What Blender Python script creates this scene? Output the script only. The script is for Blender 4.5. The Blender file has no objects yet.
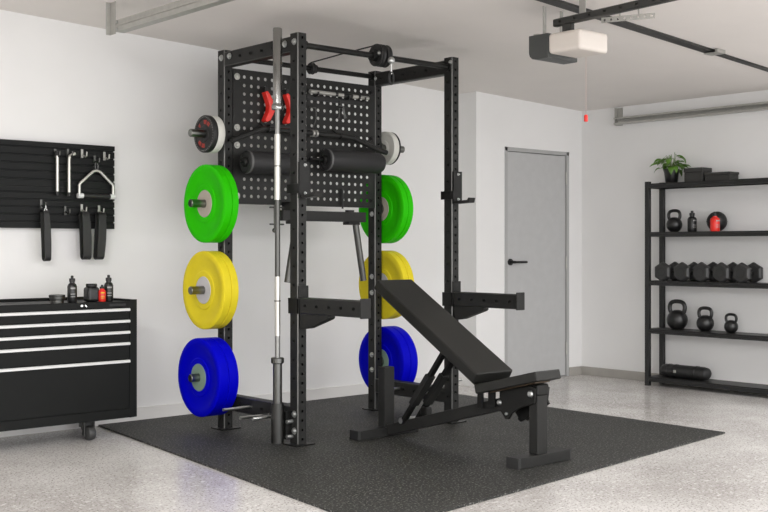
import bpy, bmesh, math, random
from mathutils import Vector, Matrix
R = math.radians
SC = bpy.context.scene
COL = SC.collection

# ---------------------------------------------------------------- camera, world, light, exposure
cam_d = bpy.data.cameras.new('camera'); cam = bpy.data.objects.new('camera', cam_d); COL.objects.link(cam)
cam.location = (-3.57211, -4.73562, 1.05532)
cam.rotation_euler = (R(90), 0, -R(41.4868))
cam_d.sensor_width = 36; cam_d.sensor_fit = 'HORIZONTAL'
cam_d.lens = 1111.77 / 768 * 36
cam_d.shift_x = -0.5 / 768
cam_d.shift_y = -8.54 / 768
cam_d.clip_start = .05
SC.camera = cam

w = bpy.data.worlds.new('daylight'); SC.world = w; w.use_nodes = True
w.node_tree.nodes['Background'].inputs[0].default_value = (.95, .97, 1, 1)
w.node_tree.nodes['Background'].inputs[1].default_value = 1.0


def area(name, loc, rot, sx, sy, power, col=(1, 1, 1)):
    l = bpy.data.lights.new(name, 'AREA'); l.shape = 'RECTANGLE'; l.size = sx; l.size_y = sy
    l.energy = power; l.color = col
    o = bpy.data.objects.new(name, l); o.location = loc; o.rotation_euler = rot; COL.objects.link(o)
    return o


# daylight entering through the open garage door, behind the camera
area('garage_door_daylight', (-.9, -9.5, 2.3), (R(84), 0, 0), 14.0, 4.4, 530, (1, 1, 1))
# overhead fill lights, added out of view to balance floor and walls
for px_, pw_ in ((-3.5, 122), (-1.2, 8), (2.4, 40)):
    area('overhead_fill_light', (px_, -2.9, 2.34 - .039 * px_ - .03), (0, 0, 0), 1.2, 1.2, pw_, (1, 1, 1))
vs = SC.view_settings
vs.view_transform = 'Standard'; vs.look = 'None'; vs.gamma = 1; vs.use_curve_mapping = False
vs.exposure = 0.46


# ---------------------------------------------------------------- materials
def srgb(r, g, b):
    f = lambda c: (c / 255 / 12.92) if c / 255 <= .04045 else ((c / 255 + .055) / 1.055) ** 2.4
    return (f(r), f(g), f(b), 1)


def mat(name, col, rough=.5, metal=0, var=.0, vscale=8, bump=0, bscale=200, coat=0, spec=.5):
    m = bpy.data.materials.new(name); m.use_nodes = True
    nt = m.node_tree; b = nt.nodes['Principled BSDF']
    b.inputs['Roughness'].default_value = rough; b.inputs['Metallic'].default_value = metal
    b.inputs['Specular IOR Level'].default_value = spec
    if coat: b.inputs['Coat Weight'].default_value = coat
    tc = nt.nodes.new('ShaderNodeTexCoord')
    if var:
        n = nt.nodes.new('ShaderNodeTexNoise'); n.inputs['Scale'].default_value = vscale; n.inputs['Detail'].default_value = 5
        nt.links.new(tc.outputs['Object'], n.inputs['Vector'])
        r = nt.nodes.new('ShaderNodeValToRGB')
        lo = [max(0, c * (1 - var)) for c in col[:3]] + [1]; hi = [min(1, c * (1 + var)) for c in col[:3]] + [1]
        r.color_ramp.elements[0].position = .3; r.color_ramp.elements[1].position = .7
        r.color_ramp.elements[0].color = lo; r.color_ramp.elements[1].color = hi
        nt.links.new(n.outputs['Fac'], r.inputs['Fac']); nt.links.new(r.outputs['Color'], b.inputs['Base Color'])
    else:
        b.inputs['Base Color'].default_value = col
    if bump:
        n2 = nt.nodes.new('ShaderNodeTexNoise'); n2.inputs['Scale'].default_value = bscale; n2.inputs['Detail'].default_value = 3
        nt.links.new(tc.outputs['Object'], n2.inputs['Vector'])
        bp = nt.nodes.new('ShaderNodeBump'); bp.inputs['Strength'].default_value = bump; bp.inputs['Distance'].default_value = .002
        nt.links.new(n2.outputs['Fac'], bp.inputs['Height']); nt.links.new(bp.outputs['Normal'], b.inputs['Normal'])
    return m


def speckle_mat(name, base_lo, base_hi, dark, light, rough, d_amt=.38, l_amt=.62, big=1.3, fine=170, bump=0, fine2=90):
    m = bpy.data.materials.new(name); m.use_nodes = True
    nt = m.node_tree; b = nt.nodes['Principled BSDF']; N = nt.nodes.new; L = nt.links.new
    tc = N('ShaderNodeTexCoord')
    n = N('ShaderNodeTexNoise'); n.inputs['Scale'].default_value = big; n.inputs['Detail'].default_value = 8; n.inputs['Roughness'].default_value = .62
    L(tc.outputs['Object'], n.inputs['Vector'])
    r = N('ShaderNodeValToRGB'); r.color_ramp.elements[0].position = .33; r.color_ramp.elements[1].position = .68
    r.color_ramp.elements[0].color = base_lo; r.color_ramp.elements[1].color = base_hi
    L(n.outputs['Fac'], r.inputs['Fac'])
    prev = r.outputs['Color']
    for sc_, lo, hi, c in ((fine, d_amt, d_amt - .07, dark), (fine2, l_amt, l_amt + .06, light)):
        q = N('ShaderNodeTexNoise'); q.inputs['Scale'].default_value = sc_; q.inputs['Detail'].default_value = 2
        L(tc.outputs['Object'], q.inputs['Vector'])
        mr = N('ShaderNodeMapRange'); mr.inputs['From Min'].default_value = lo; mr.inputs['From Max'].default_value = hi
        L(q.outputs['Fac'], mr.inputs['Value'])
        mx = N('ShaderNodeMix'); mx.data_type = 'RGBA'; mx.inputs[7].default_value = c
        L(mr.outputs['Result'], mx.inputs[0]); L(prev, mx.inputs[6]); prev = mx.outputs[2]
    L(prev, b.inputs['Base Color'])
    rr = N('ShaderNodeMapRange'); rr.inputs['To Min'].default_value = rough * .8; rr.inputs['To Max'].default_value = rough * 1.25
    L(n.outputs['Fac'], rr.inputs['Value']); L(rr.outputs['Result'], b.inputs['Roughness'])
    if bump:
        bp = N('ShaderNodeBump'); bp.inputs['Strength'].default_value = bump; bp.inputs['Distance'].default_value = .002
        L(q.outputs['Fac'], bp.inputs['Height']); L(bp.outputs['Normal'], b.inputs['Normal'])
    return m


M = dict(
    wall=mat('painted_plaster', srgb(234, 233, 232), .8, var=.025, vscale=1.6, bump=.12, bscale=60),
    ceil=mat('ceiling_paint', srgb(234, 229, 225), .85, var=.02, vscale=2),
    trimw=mat('white_trim', srgb(224, 222, 219), .5),
    trimt=mat('taupe_skirting', srgb(166, 162, 156), .55, var=.06, vscale=9),
    floor=speckle_mat('polished_concrete', srgb(180, 175, 171), srgb(226, 223, 220), srgb(140, 134, 129), srgb(226, 223, 220), .22, fine=95, fine2=60, d_amt=.43, l_amt=.60, big=.9),
    mat=speckle_mat('rubber_mat', srgb(26, 26, 24), srgb(40, 40, 37), srgb(16, 16, 15), srgb(112, 112, 108), .6, fine=70, fine2=95, d_amt=.44, l_amt=.575, big=2.2, bump=.25),
    door=mat('grey_door_paint', srgb(184, 184, 184), .55, var=.03, vscale=14),
    doorf=mat('grey_door_frame', srgb(170, 170, 169), .5),
    black=mat('black_powder_coat', srgb(38, 38, 37), .45, var=.08, vscale=30, bump=.1, bscale=500, spec=.2),
    edge=mat('edge_highlight_steel', (.16, .16, .155, 1), .45, 1),  # paler metal on the chamfers, painting in the highlight along tube edges
    black2=mat('black_satin_steel', srgb(22, 22, 21), .4, var=.06, vscale=30, spec=.25),
    grey=mat('dark_grey_liner', srgb(36, 36, 36), .5),
    vinyl=mat('black_vinyl', srgb(34, 34, 32), .45, spec=.3, var=.06, vscale=40, bump=.2, bscale=350),
    foam=mat('black_foam', srgb(36, 36, 37), .6, bump=.15, bscale=300),
    hex=mat('hex_rubber', srgb(44, 44, 44), .45),
    ring=mat('grey_ring', srgb(92, 92, 91), .45),
    castor=mat('castor_rubber', srgb(58, 58, 57), .5),
    rubber=mat('black_rubber', srgb(26, 26, 26), .55),
    iron=mat('black_cast_iron', srgb(24, 24, 24), .34, bump=.15, bscale=250),
    chrome=mat('zinc_steel', (.72, .73, .72, 1), .28, 1),
    bolt=mat('bright_zinc', (.5, .51, .5, 1), .36, .9),
    steel=mat('brushed_steel', (.125, .125, .12, 1), .34, 1),
    gun=mat('gunmetal_tube', (.075, .075, .072, 1), .4, 1),
    steelb=mat('bright_sleeve_steel', (.30, .30, .29, 1), .22, 1),
    shaft=mat('knurled_steel', (.30, .30, .29, 1), .45, 1, bump=.4, bscale=900),
    shaftl=mat('smooth_bright_steel', (.62, .61, .57, 1), .38, .8),
    darksteel=mat('dark_steel', (.11, .11, .105, 1), .42, 1),
    peg=mat('dark_chrome', (.20, .205, .19, 1), .3, 1),
    green=mat('green_rubber', srgb(44, 192, 0), .55, spec=.12, var=.03, vscale=20),
    yellow=mat('yellow_rubber', srgb(226, 207, 44), .55, spec=.15, var=.03, vscale=20),
    blue=mat('blue_rubber', srgb(0, 0, 194), .55, spec=.08, var=.03, vscale=20),
    white=mat('white_rubber', srgb(208, 207, 200), .5),
    hubg=mat('beige_hub', srgb(190, 182, 168), .42, .2),
    huby=mat('pale_grey_hub', srgb(204, 202, 203), .42, .2),
    hubb=mat('sage_hub', srgb(140, 165, 148), .42, .2),
    red=mat('red_plastic', srgb(222, 44, 34), .35),
    redp=mat('red_print', srgb(176, 52, 40), .5),
    galv=mat('galvanised_steel', srgb(176, 175, 170), .42, .55, var=.06, vscale=25),
    alu=mat('aluminium_handle', srgb(236, 237, 236), .4, .2),
    slat=mat('black_slat_plastic', srgb(20, 21, 21), .5, spec=.2),
    tool=mat('black_tool_steel', srgb(17, 18, 17), .45, var=.05, vscale=12, spec=.15),
    shelf=mat('black_shelf_steel', srgb(30, 30, 30), .45),
    plast=mat('white_plastic', srgb(218, 210, 202), .4),
    plastd=mat('charcoal_plastic', srgb(62, 64, 63), .45),
    bronze=mat('dark_track_steel', srgb(52, 52, 50), .5, .2),
    leaf=mat('leaf_green', srgb(88, 128, 44), .45, var=.35, vscale=16),
    stem=mat('stem_green', srgb(92, 120, 56), .5),
    soil=mat('soil', srgb(48, 38, 30), .9),
    boxm=mat('charcoal_box', srgb(52, 51, 49), .6, var=.05),
    web=mat('black_webbing', srgb(34, 34, 34), .5, bump=.4, bscale=400),
    palec=mat('pale_cord', srgb(190, 160, 152), .7),
    pale=mat('pale_label', srgb(150, 150, 148), .5),
    wood=mat('plywood_board', srgb(74, 60, 44), .6, var=.1, vscale=30),
)


# ---------------------------------------------------------------- builders
class MB:
    def __init__(s): s.bm = bmesh.new()

    def quad(s, pts):
        try: s.bm.faces.new([s.bm.verts.new(p) for p in pts])
        except ValueError: pass

    def box(s, x0, x1, y0, y1, z0, z1):
        v = [s.bm.verts.new((x, y, z)) for x in (x0, x1) for y in (y0, y1) for z in (z0, z1)]
        for f in ((0, 1, 3, 2), (4, 6, 7, 5), (0, 4, 5, 1), (2, 3, 7, 6), (0, 2, 6, 4), (1, 5, 7, 3)):
            s.bm.faces.new([v[i] for i in f])
        return s

    def obox(s, p0, p1, wx, h, up=(0, 0, 1)):
        """box along p0->p1, wx wide across, h high towards up"""
        p0, p1 = Vector(p0), Vector(p1); d = (p1 - p0).normalized()
        sd = d.cross(Vector(up)).normalized(); u = sd.cross(d).normalized()
        v = []
        for p in (p0, p1):
            for a, b in ((-1, -1), (1, -1), (1, 1), (-1, 1)):
                v.append(s.bm.verts.new(p + sd * a * wx / 2 + u * b * h / 2))
        for f in ((3, 2, 1, 0), (4, 5, 6, 7), (0, 1, 5, 4), (1, 2, 6, 5), (2, 3, 7, 6), (3, 0, 4, 7)):
            s.bm.faces.new([v[i] for i in f])
        return s

    def lathe(s, prof, org, axis, n=32):
        """prof = [(radius, distance along axis)]"""
        a = Vector(axis).normalized(); o = Vector(org)
        t = Vector((0, 0, 1)) if abs(a.z) < .9 else Vector((1, 0, 0))
        e1 = a.cross(t).normalized(); e2 = a.cross(e1)
        rings = []
        for r, h in prof:
            if r < 1e-6: rings.append([s.bm.verts.new(o + a * h)])
            else: rings.append([s.bm.verts.new(o + a * h + (e1 * math.cos(2 * math.pi * i / n) + e2 * math.sin(2 * math.pi * i / n)) * r) for i in range(n)])
        for A, B in zip(rings, rings[1:]):
            for i in range(n):
                j = (i + 1) % n
                if len(A) == 1 and len(B) == 1: continue
                if len(A) == 1: s.bm.faces.new((A[0], B[j], B[i]))
                elif len(B) == 1: s.bm.faces.new((A[i], A[j], B[0]))
                else: s.bm.faces.new((A[i], A[j], B[j], B[i]))
        return s

    def cyl(s, p0, p1, r, n=20, r1=None):
        p0, p1 = Vector(p0), Vector(p1); L = (p1 - p0).length
        r1 = r if r1 is None else r1
        return s.lathe([(0, 0), (r, 0), (r1, L), (0, L)], p0, p1 - p0, n)

    def ball(s, c, r, n=16):
        k = n // 2
        return s.lathe([(r * math.sin(math.pi * i / k) if 0 < i < k else 0, -r * math.cos(math.pi * i / k)) for i in range(k + 1)], c, (0, 0, 1), n)

    def tube(s, pts, r, n=10, closed=False):
        pts = [Vector(p) for p in pts]; m = len(pts); rings = []
        ref = None
        for i, p in enumerate(pts):
            a = pts[(i - 1) % m] if (closed or i > 0) else p
            b = pts[(i + 1) % m] if (closed or i < m - 1) else p
            d = (b - a).normalized()
            if ref is None:
                ref = Vector((0, 0, 1)) if abs(d.z) < .9 else Vector((1, 0, 0))
            e1 = (ref - d * ref.dot(d)).normalized(); ref = e1; e2 = d.cross(e1)
            rr = r[i] if isinstance(r, (list, tuple)) else r
            rings.append([s.bm.verts.new(p + (e1 * math.cos(2 * math.pi * k / n) + e2 * math.sin(2 * math.pi * k / n)) * rr) for k in range(n)])
        for i in range(m if closed else m - 1):
            A, B = rings[i], rings[(i + 1) % m]
            for k in range(n):
                s.bm.faces.new((A[k], A[(k + 1) % n], B[(k + 1) % n], B[k]))
        if not closed:
            s.bm.faces.new(rings[0][::-1]); s.bm.faces.new(rings[-1])
        return s

    def prism(s, poly, axis, a0, a1):
        """poly in the plane across axis ('x': (y,z), 'y': (x,z), 'z': (x,y)) extruded a0..a1"""
        def P(q, a): return {'x': (a, q[0], q[1]), 'y': (q[0], a, q[1]), 'z': (q[0], q[1], a)}[axis]
        A = [s.bm.verts.new(P(q, a0)) for q in poly]; B = [s.bm.verts.new(P(q, a1)) for q in poly]
        s.bm.faces.new(A); s.bm.faces.new(B[::-1])
        for i in range(len(poly)):
            j = (i + 1) % len(poly); s.bm.faces.new((A[i], B[i], B[j], A[j]))
        return s

    def perf(s, org, du, dv, nu, nv, cu, cv, r, depth):
        """perforated sheet: nu x nv cells of cu x cv, a round hole in each, hole walls going 'depth' along -normal"""
        o, du, dv = Vector(org), Vector(du).normalized(), Vector(dv).normalized(); nrm = du.cross(dv)
        inn = [(math.cos(R(15 + 30 * i)) * r, math.sin(R(15 + 30 * i)) * r) for i in range(12)]
        hx, hy = cu / 2, cv / 2
        # walk round the cell, corners at idx 1,4,7,10 (45,135,225,315 degrees)
        out = [(hx, hy / 3), (hx, hy), (hx / 3, hy), (-hx / 3, hy), (-hx, hy), (-hx, hy / 3), (-hx, -hy / 3), (-hx, -hy), (-hx / 3, -hy), (hx / 3, -hy), (hx, -hy), (hx, -hy / 3)]
        for i in range(nu):
            for j in range(nv):
                c = o + du * (i + .5) * cu + dv * (j + .5) * cv
                O = [s.bm.verts.new(c + du * a + dv * b) for a, b in out]
                I = [s.bm.verts.new(c + du * a + dv * b) for a, b in inn]
                D = [s.bm.verts.new(c + du * a + dv * b - nrm * depth) for a, b in inn]
                for k in range(12):
                    q = (k + 1) % 12
                    s.bm.faces.new((O[k], O[q], I[q], I[k])); s.bm.faces.new((I[k], I[q], D[q], D[k]))
        return s

    def perf_tube(s, org, ea, eb, ec, wa, wb, n, cell, r, fa=True, fb=True, e=.0045, step=1):
        """square tube from corner org along ec, cross-section wa (ea) x wb (eb), holes on the +-ea faces (fa) and +-eb faces (fb)"""
        o = Vector(org); ea, eb, ec = Vector(ea), Vector(eb), Vector(ec); L = n * cell
        def side(p, u, width, holes):
            if holes: s.perf(p, u, ec, 1, n // holes, width, cell * holes, r, .004)
            else: s.quad([p, p + u * width, p + u * width + ec * L, p + ec * L])
        side(o + ea * wa + eb * e, eb, wb - 2 * e, fa)
        side(o + eb * (wb - e), -eb, wb - 2 * e, fa)
        side(o + ea * e, ea, wa - 2 * e, fb)
        side(o + ea * (wa - e) + eb * wb, -ea, wa - 2 * e, fb)
        ring = [ea * e, ea * (wa - e), ea * wa + eb * e, ea * wa + eb * (wb - e), ea * (wa - e) + eb * wb, ea * e + eb * wb, eb * (wb - e), eb * e]
        for k in (1, 3, 5, 7):
            a, b = ring[k], ring[(k + 1) % 8]
            f = s.bm.faces.new([s.bm.verts.new(q) for q in (o + a, o + b, o + b + ec * L, o + a + ec * L)]); f.material_index = 1
        # core added inside the hollow section, so no light passes straight through the holes
        c0 = o + ea * wa * .3 + eb * wb * .3
        for p, q in ((ea * wa * .4, eb * wb * .4),):
            for a, b in ((p * 0, p), (p, p + q), (p + q, q), (q, q * 0)):
                s.quad([c0 + a, c0 + b, c0 + b + ec * L, c0 + a + ec * L])
        s.quad([o + q for q in ring][::-1]); s.quad([o + q + ec * L for q in ring])
        return s

    def build(s, name, material, parent=None, loc=(0, 0, 0), smooth=False, bevel=0, seg=2, weld=True):
        bm = s.bm
        org = root_loc(parent) if parent else Vector((0, 0, 0))
        if parent is None and any(loc): org = Vector(loc)
        if weld: bmesh.ops.remove_doubles(bm, verts=bm.verts, dist=1e-5)
        bmesh.ops.recalc_face_normals(bm, faces=bm.faces)
        bmesh.ops.translate(bm, verts=bm.verts, vec=-org)
        me = bpy.data.meshes.new(name); bm.to_mesh(me); bm.free()
        o = bpy.data.objects.new(name, me); COL.objects.link(o)
        me.materials.append(material)
        if any(p.material_index for p in me.polygons): me.materials.append(M['edge'])
        if parent: o.parent = parent
        else: o.location = org
        if smooth:
            for p in me.polygons: p.use_smooth = True
            me.set_sharp_from_angle(angle=R(38))
        if bevel:
            b = o.modifiers.new('bevel', 'BEVEL'); b.width = bevel; b.segments = seg; b.limit_method = 'ANGLE'; b.angle_limit = R(40)
        return o


def root_loc(o):
    while o.parent: o = o.parent
    return Vector(o.location)


def thing(name, label, cat, loc, group=None):
    o = bpy.data.objects.new(name, None); o.empty_display_size = .1; o.location = loc
    COL.objects.link(o); return tag(o, label, cat, group)


def tag(o, label, cat, group=None):
    o['label'] = label; o['category'] = cat
    if group: o['group'] = group
    return o


def struct(o): o['kind'] = 'structure'; return o


def dup(root, loc, label, group=None):
    r = root.copy(); COL.objects.link(r); r.location = loc; r['label'] = label
    if group: r['group'] = group
    for ch in list(root.children):
        c = ch.copy(); COL.objects.link(c); c.parent = r
        for g in list(ch.children):
            d = g.copy(); COL.objects.link(d); d.parent = c
    return r


def bx(*a): return MB().box(*a)


FZ = -.01            # concrete floor level; the rubber mat's top is z = 0
W, D = 1.1575, .705  # rack: spacing of the uprights
HC, SL = 2.350, -.039
def cz(x): return HC + SL * x

# ---------------------------------------------------------------- room
YB, YD, XR, XJ = 1.37, 1.168, 3.86, 2.585
XL, YF = -5.6, -6.4
fl = struct(bx(XL - .1, XR + .1, YF - .1, YB + .1, FZ - .1, FZ).build('floor', M['floor']))
m = MB()
v = [(x, y, cz(x) + t) for t in (0, .1) for x in (XL - .1, XR + .1) for y in (YF - .1, YB + .1)]
vv = [m.bm.verts.new(p) for p in v]
for f in ((0, 1, 3, 2), (4, 6, 7, 5), (0, 4, 5, 1), (2, 3, 7, 6), (0, 2, 6, 4), (1, 5, 7, 3)): m.bm.faces.new([vv[i] for i in f])
struct(m.build('ceiling', M['ceil']))


def wall(name, x0, x1, y0, y1): return struct(MB().prism([(x0, FZ), (x1, FZ), (x1, cz(x1)), (x0, cz(x0))], 'y', y0, y1).build(name, M['wall']))


wall('wall_back', XL, XJ - .0005, YB, YB + .1)
# entry wall with the door opening
DX0, DX1, DZ = 2.905, 3.69, 1.845
m = MB()
m.prism([(XJ, FZ), (DX0, FZ), (DX0, cz(DX0)), (XJ, cz(XJ))], 'y', YD, YB + .1)
m.prism([(DX1, FZ), (XR, FZ), (XR, cz(XR)), (DX1, cz(DX1))], 'y', YD, YD + .12)
m.prism([(DX0, DZ), (DX1, DZ), (DX1, cz(DX1)), (DX0, cz(DX0))], 'y', YD, YD + .12)
struct(m.build('wall_entry', M['wall']))
struct(MB().prism([(YF, FZ), (YD + .1, FZ), (YD + .1, cz(XR)), (YF, cz(XR))], 'x', XR, XR + .1).build('wall_right', M['wall']))
struct(MB().prism([(YF, FZ), (YB, FZ), (YB, cz(XL)), (YF, cz(XL))], 'x', XL - .1, XL).build('wall_left', M['wall']))
m = MB(); m.box(XL, -5.2, YF - .1, YF, FZ, 2.5); m.box(3.5, XR, YF - .1, YF, FZ, 2.2); m.box(-5.2, 3.5, YF - .1, YF, 2.18, 2.2)
struct(m.build('wall_front', M['wall']))
struct(bx(-3.5, XJ, YB - .014, YB, FZ, .075).build('baseboard_back', M['trimw'], bevel=.003))
struct(bx(XR - .014, XR, -5.5, YD - .012, FZ, .06).build('baseboard_right', M['trimt'], bevel=.003))
m = bx(DX1, XR, YD - .012, YD, FZ, .06); m.box(XJ, DX0, YD - .012, YD, FZ, .06)
struct(m.build('baseboard_entry', M['trimt'], bevel=.003))

d = struct(bpy.data.objects.new('door_1', None)); COL.objects.link(d); d.location = ((DX0 + DX1) / 2, YD, FZ)
m = bx(DX0, DX0 + .03, YD - .006, YD + .1, FZ, DZ); m.box(DX1 - .03, DX1, YD - .006, YD + .1, FZ, DZ); m.box(DX0, DX1, YD - .006, YD + .1, DZ - .03, DZ)
m.build('door_frame', M['doorf'], d, bevel=.002)
m = bx(DX0 + .034, DX1 - .034, YD + .008, YD + .05, FZ + .008, DZ - .034)
m.build('door_leaf', M['door'], d, bevel=.002)
m = MB(); hx, hz = 2.975, .94
m.cyl((hx, YD + .008, hz), (hx, YD - .004, hz), .026, 24); m.cyl((hx, YD, hz), (hx, YD - .05, hz), .011, 14)
m.tube([(hx - .005, YD - .05, hz), (hx + .06, YD - .052, hz), (hx + .135, YD - .05, hz)], .0095, 12)
m.build('door_handle', M['rubber'], d, smooth=True)
for z in (.22, .93, 1.63):
    m = MB(); m.cyl((DX1 - .033, YD - .002, z - .05), (DX1 - .033, YD - .002, z + .05), .007, 10); m.build('hinge', M['galv'], d, smooth=True)

# ---------------------------------------------------------------- rubber mat
mm = MB(); mm.prism([(-.462, 1.355), (-.82, -1.593), (2.10, -1.263), (2.14, 1.355)], 'z', FZ, 0)
tag(mm.build('rubber_mat', M['mat'], loc=(.7, 0, FZ), bevel=.002), 'large black speckled rubber mat under the rack and bench', 'mat')

# ---------------------------------------------------------------- power rack
rack = thing('power_rack', 'black steel power rack with perforated uprights and pegboard back panel', 'rack', (.609, .38, 0))
EX, EY, EZ = Vector((1, 0, 0)), Vector((0, 1, 0)), Vector((0, 0, 1))
for ux, uy in ((0, 0), (0, D), (W, 0), (W, D)):
    MB().perf_tube((ux, uy, .006), EX, EY, EZ, .06, .072, 44, .0499, .0078, fa=2, fb=1).build('upright', M['black'], rack)
    bx(ux - .035, ux + .095, uy - .03, uy + .09, 0, .007).build('base_plate', M['black2'], rack, bevel=.002)


def bolt(p, n, r=.017, par=rack, mt='bolt'):
    m = MB(); m.lathe([(0, 0), (r, 0), (r, .003), (r * .62, .0035), (r * .62, .011), (r * .5, .0125), (0, .0125)], p, n, 16)
    return m.build('bolt', M[mt], par, smooth=True)


for ux in (0, W):
    MB().perf_tube((ux, .0665, 2.104), EX, EZ, EY, .06, .084, 6, .106, .008, fa=True, fb=False).build('side_beam', M['black'], rack)
    MB().perf_tube((ux, .0665, .116), EX, EZ, EY, .06, .09, 6, .106, .008, fa=True, fb=False).build('base_beam', M['black'], rack)
# pull-up bar (front) and rear crossbar
m = MB(); m.cyl((.06, .03, 2.143), (W, .03, 2.143), .0165, 20)
for a, b in ((.06, .075), (W - .015, W)): m.cyl((a, .03, 2.143), (b, .03, 2.143), .026, 20)
m.build('pull_up_bar', M['black2'], rack, smooth=True)
m = MB(); m.cyl((.06, .735, 2.166), (W, .735, 2.166), .0155, 20)
for a, b in ((.06, .072), (W - .012, W)): m.cyl((a, .735, 2.166), (b, .735, 2.166), .024, 20)
m.build('rear_crossbar', M['black2'], rack, smooth=True)
# pegboard
m = MB(); PX0, PX1, PZ0, PZ1 = .0605, W - .0005, 1.311, 2.10
gx0, gz0 = .115, 1.332
m.perf((gx0, .705, gz0), EX, EZ, 20, 15, .05, .05, .0104, .002)
gx1, gz1 = gx0 + 1.0, gz0 + .75
for a, b, c, e_ in ((PX0, gx0, PZ0, PZ1), (gx1, PX1, PZ0, PZ1), (gx0, gx1, PZ0, gz0), (gx0, gx1, gz1, PZ1)):
    m.quad([(a, .705, c), (b, .705, c), (b, .705, e_), (a, .705, e_)])
for a, b in (((PX0, PZ0), (PX1, PZ0)), ((PX1, PZ0), (PX1, PZ1)), ((PX1, PZ1), (PX0, PZ1)), ((PX0, PZ1), (PX0, PZ0))):
    m.quad([(a[0], .705, a[1]), (b[0], .705, b[1]), (b[0], .73, b[1]), (a[0], .73, a[1])])
pegb = m.build('pegboard_panel', M['black'], rack, weld=False)
for z in (2.055, 1.757, 1.654, 1.357): bolt((.088, .705, z), (0, -1, 0), .02, mt='galv')
for z in (2.055, 1.757, 1.357): bolt((1.124, .705, z), (0, -1, 0), .016, mt='black2')
# visible bolts
for p in ((0, .03, 2.155), (0, .115, 2.153), (0, .735, 2.157), (0, .65, 2.157), (0, .03, .165), (0, .03, .075)): bolt(p, (-1, 0, 0), .0185)
for z in (1.273, .866, .762, .358, .261): bolt((W, .735, z), (-1, 0, 0), .017)
bolt((W, .012, 2.17), (-1, 0, 0), .013); bolt((W, .7, 2.15), (0, -1, 0), .013)
bolt((W + .06, .03, .16), (1, 0, 0), .015); bolt((.06, .03, .16), (1, 0, 0), .014, mt='black2')
# weight pegs, outward on both sides
PEGZ = (1.708, 1.307, .81, .311)
for z in PEGZ:
    for sx, x0 in ((-1, 0), (1, W + .06)):
        m = MB(); m.lathe([(0, 0), (.036, 0), (.036, .01), (.0235, .012), (.0235, .208), (.02, .212), (0, .212)], (x0, .735, z), (sx, 0, 0), 24)
        m.build('weight_peg', M['peg'], rack, smooth=True)
# band pegs on the base beams
for y, z in ((.435, .162), (.15, .145), (.27, .135)):
    m = MB(); m.cyl((0, y, z), (-.185, y, z), .0085, 14); m.build('band_peg', M['chrome'], rack, smooth=True)
for y in (.47, .2):
    m = MB(); m.cyl((W, y, .165), (W - .1, y, .165), .0085, 14); m.build('band_peg', M['chrome'], rack, smooth=True)
m = MB(); m.cyl((W + .06, .03, .25), (W + .11, .03, .25), .0085, 14); m.build('band_peg', M['chrome'], rack, smooth=True)
# barbell holder: tube bolted beside the front left upright
BX, BY = -.066, .092
m = MB(); m.lathe([(0, .012), (.034, .012), (.034, .225), (.030, .225), (.030, .02), (0, .02)], (BX, BY, 0), EZ, 28)
hold = m.build('barbell_holder', M['gun'], rack, smooth=True)
for z in (.125, .045):
    m = MB(); m.cyl((BX + .03, .05, z), (0.0, .05, z), .011, 14); m.build('holder_pin', M['bolt'], hold, smooth=True)
bx(BX + .031, 0, .06, .09, .03, .18).build('holder_bracket', M['black2'], hold)

# ---------------------------------------------------------------- barbell standing in the holder
bb = thing('barbell', 'steel barbell standing upright beside the front left rack upright', 'barbell', (BX, BY, .02))
m = MB(); m.lathe([(0, .03), (.0245, .03), (.0245, .438), (0, .438)], (BX, BY, 0), EZ, 28)
m.lathe([(0, .436), (.031, .436), (.035, .440), (.035, .464), (.031, .468), (0, .468)], (BX, BY, 0), EZ, 28)
m.build('sleeve', M['steel'], bb, smooth=True)
m = MB(); m.lathe([(0, 1.82), (.0245, 1.82), (.0245, 2.222), (.0215, 2.227), (0, 2.227)], (BX, BY, 0), EZ, 28)
m.lathe([(0, 1.79), (.030, 1.79), (.032, 1.795), (.032, 1.812), (.028, 1.822), (0, 1.822)], (BX, BY, 0), EZ, 28)
m.build('sleeve', M['steelb'], bb, smooth=True)
for z0, z1, r, mt in ((.466, .583, .0142, 'shaft'), (.583, .90, .0152, 'shaftl'), (.90, 1.31, .0142, 'darksteel'), (1.31, 1.66, .0168, 'shaftl'), (1.66, 1.79, .0135, 'shaft')):
    m = MB(); m.cyl((BX, BY, z0), (BX, BY, z1), r, 20); m.build('shaft', M[mt], bb, smooth=True)
for z in (.77, 1.49):
    m = MB(); m.cyl((BX, BY, z - .003), (BX, BY, z + .003), .0172, 20); m.build('knurl_ring', M['darksteel'], bb, smooth=True)


# ---------------------------------------------------------------- plates
def plate(name, label, z, side, d0, t, mt, hub, R_=.225, hr=.08, group='bumper plates on the rack pegs'):
    """side -1: left pegs, +1: right pegs; the plate spans d0..d0+t outward from the upright"""
    x0 = 0 if side < 0 else W + .06
    c = (x0 + side * d0, .735, z)
    p = thing(name, label, 'weight plate', (x0 + side * (d0 + t / 2), .735, z), group)
    k = R_ / .225
    pr = [(.026, .004), (hr, .004), (hr, .002), (.108 * k, .002), (.113 * k, .006), (.178 * k, .006), (.186 * k, 0), (R_ - .006, 0), (R_ - .0025, .002), (R_, .0045)]
    prof = pr + [(r, t - a) for r, a in reversed(pr)]
    MB().lathe(prof + [prof[0]], c, (side, 0, 0), 72).build('rubber_disc', M[mt], p, smooth=True)
    MB().lathe([(.0245, .0005), (hr - .003, .0005), (hr - .001, .0035), (hr - .001, t - .0035), (hr - .003, t - .0005), (.0245, t - .0005), (.0245, .0005)], c, (side, 0, 0), 48).build('steel_hub', M[hub], p, smooth=True)
    return p


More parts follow.
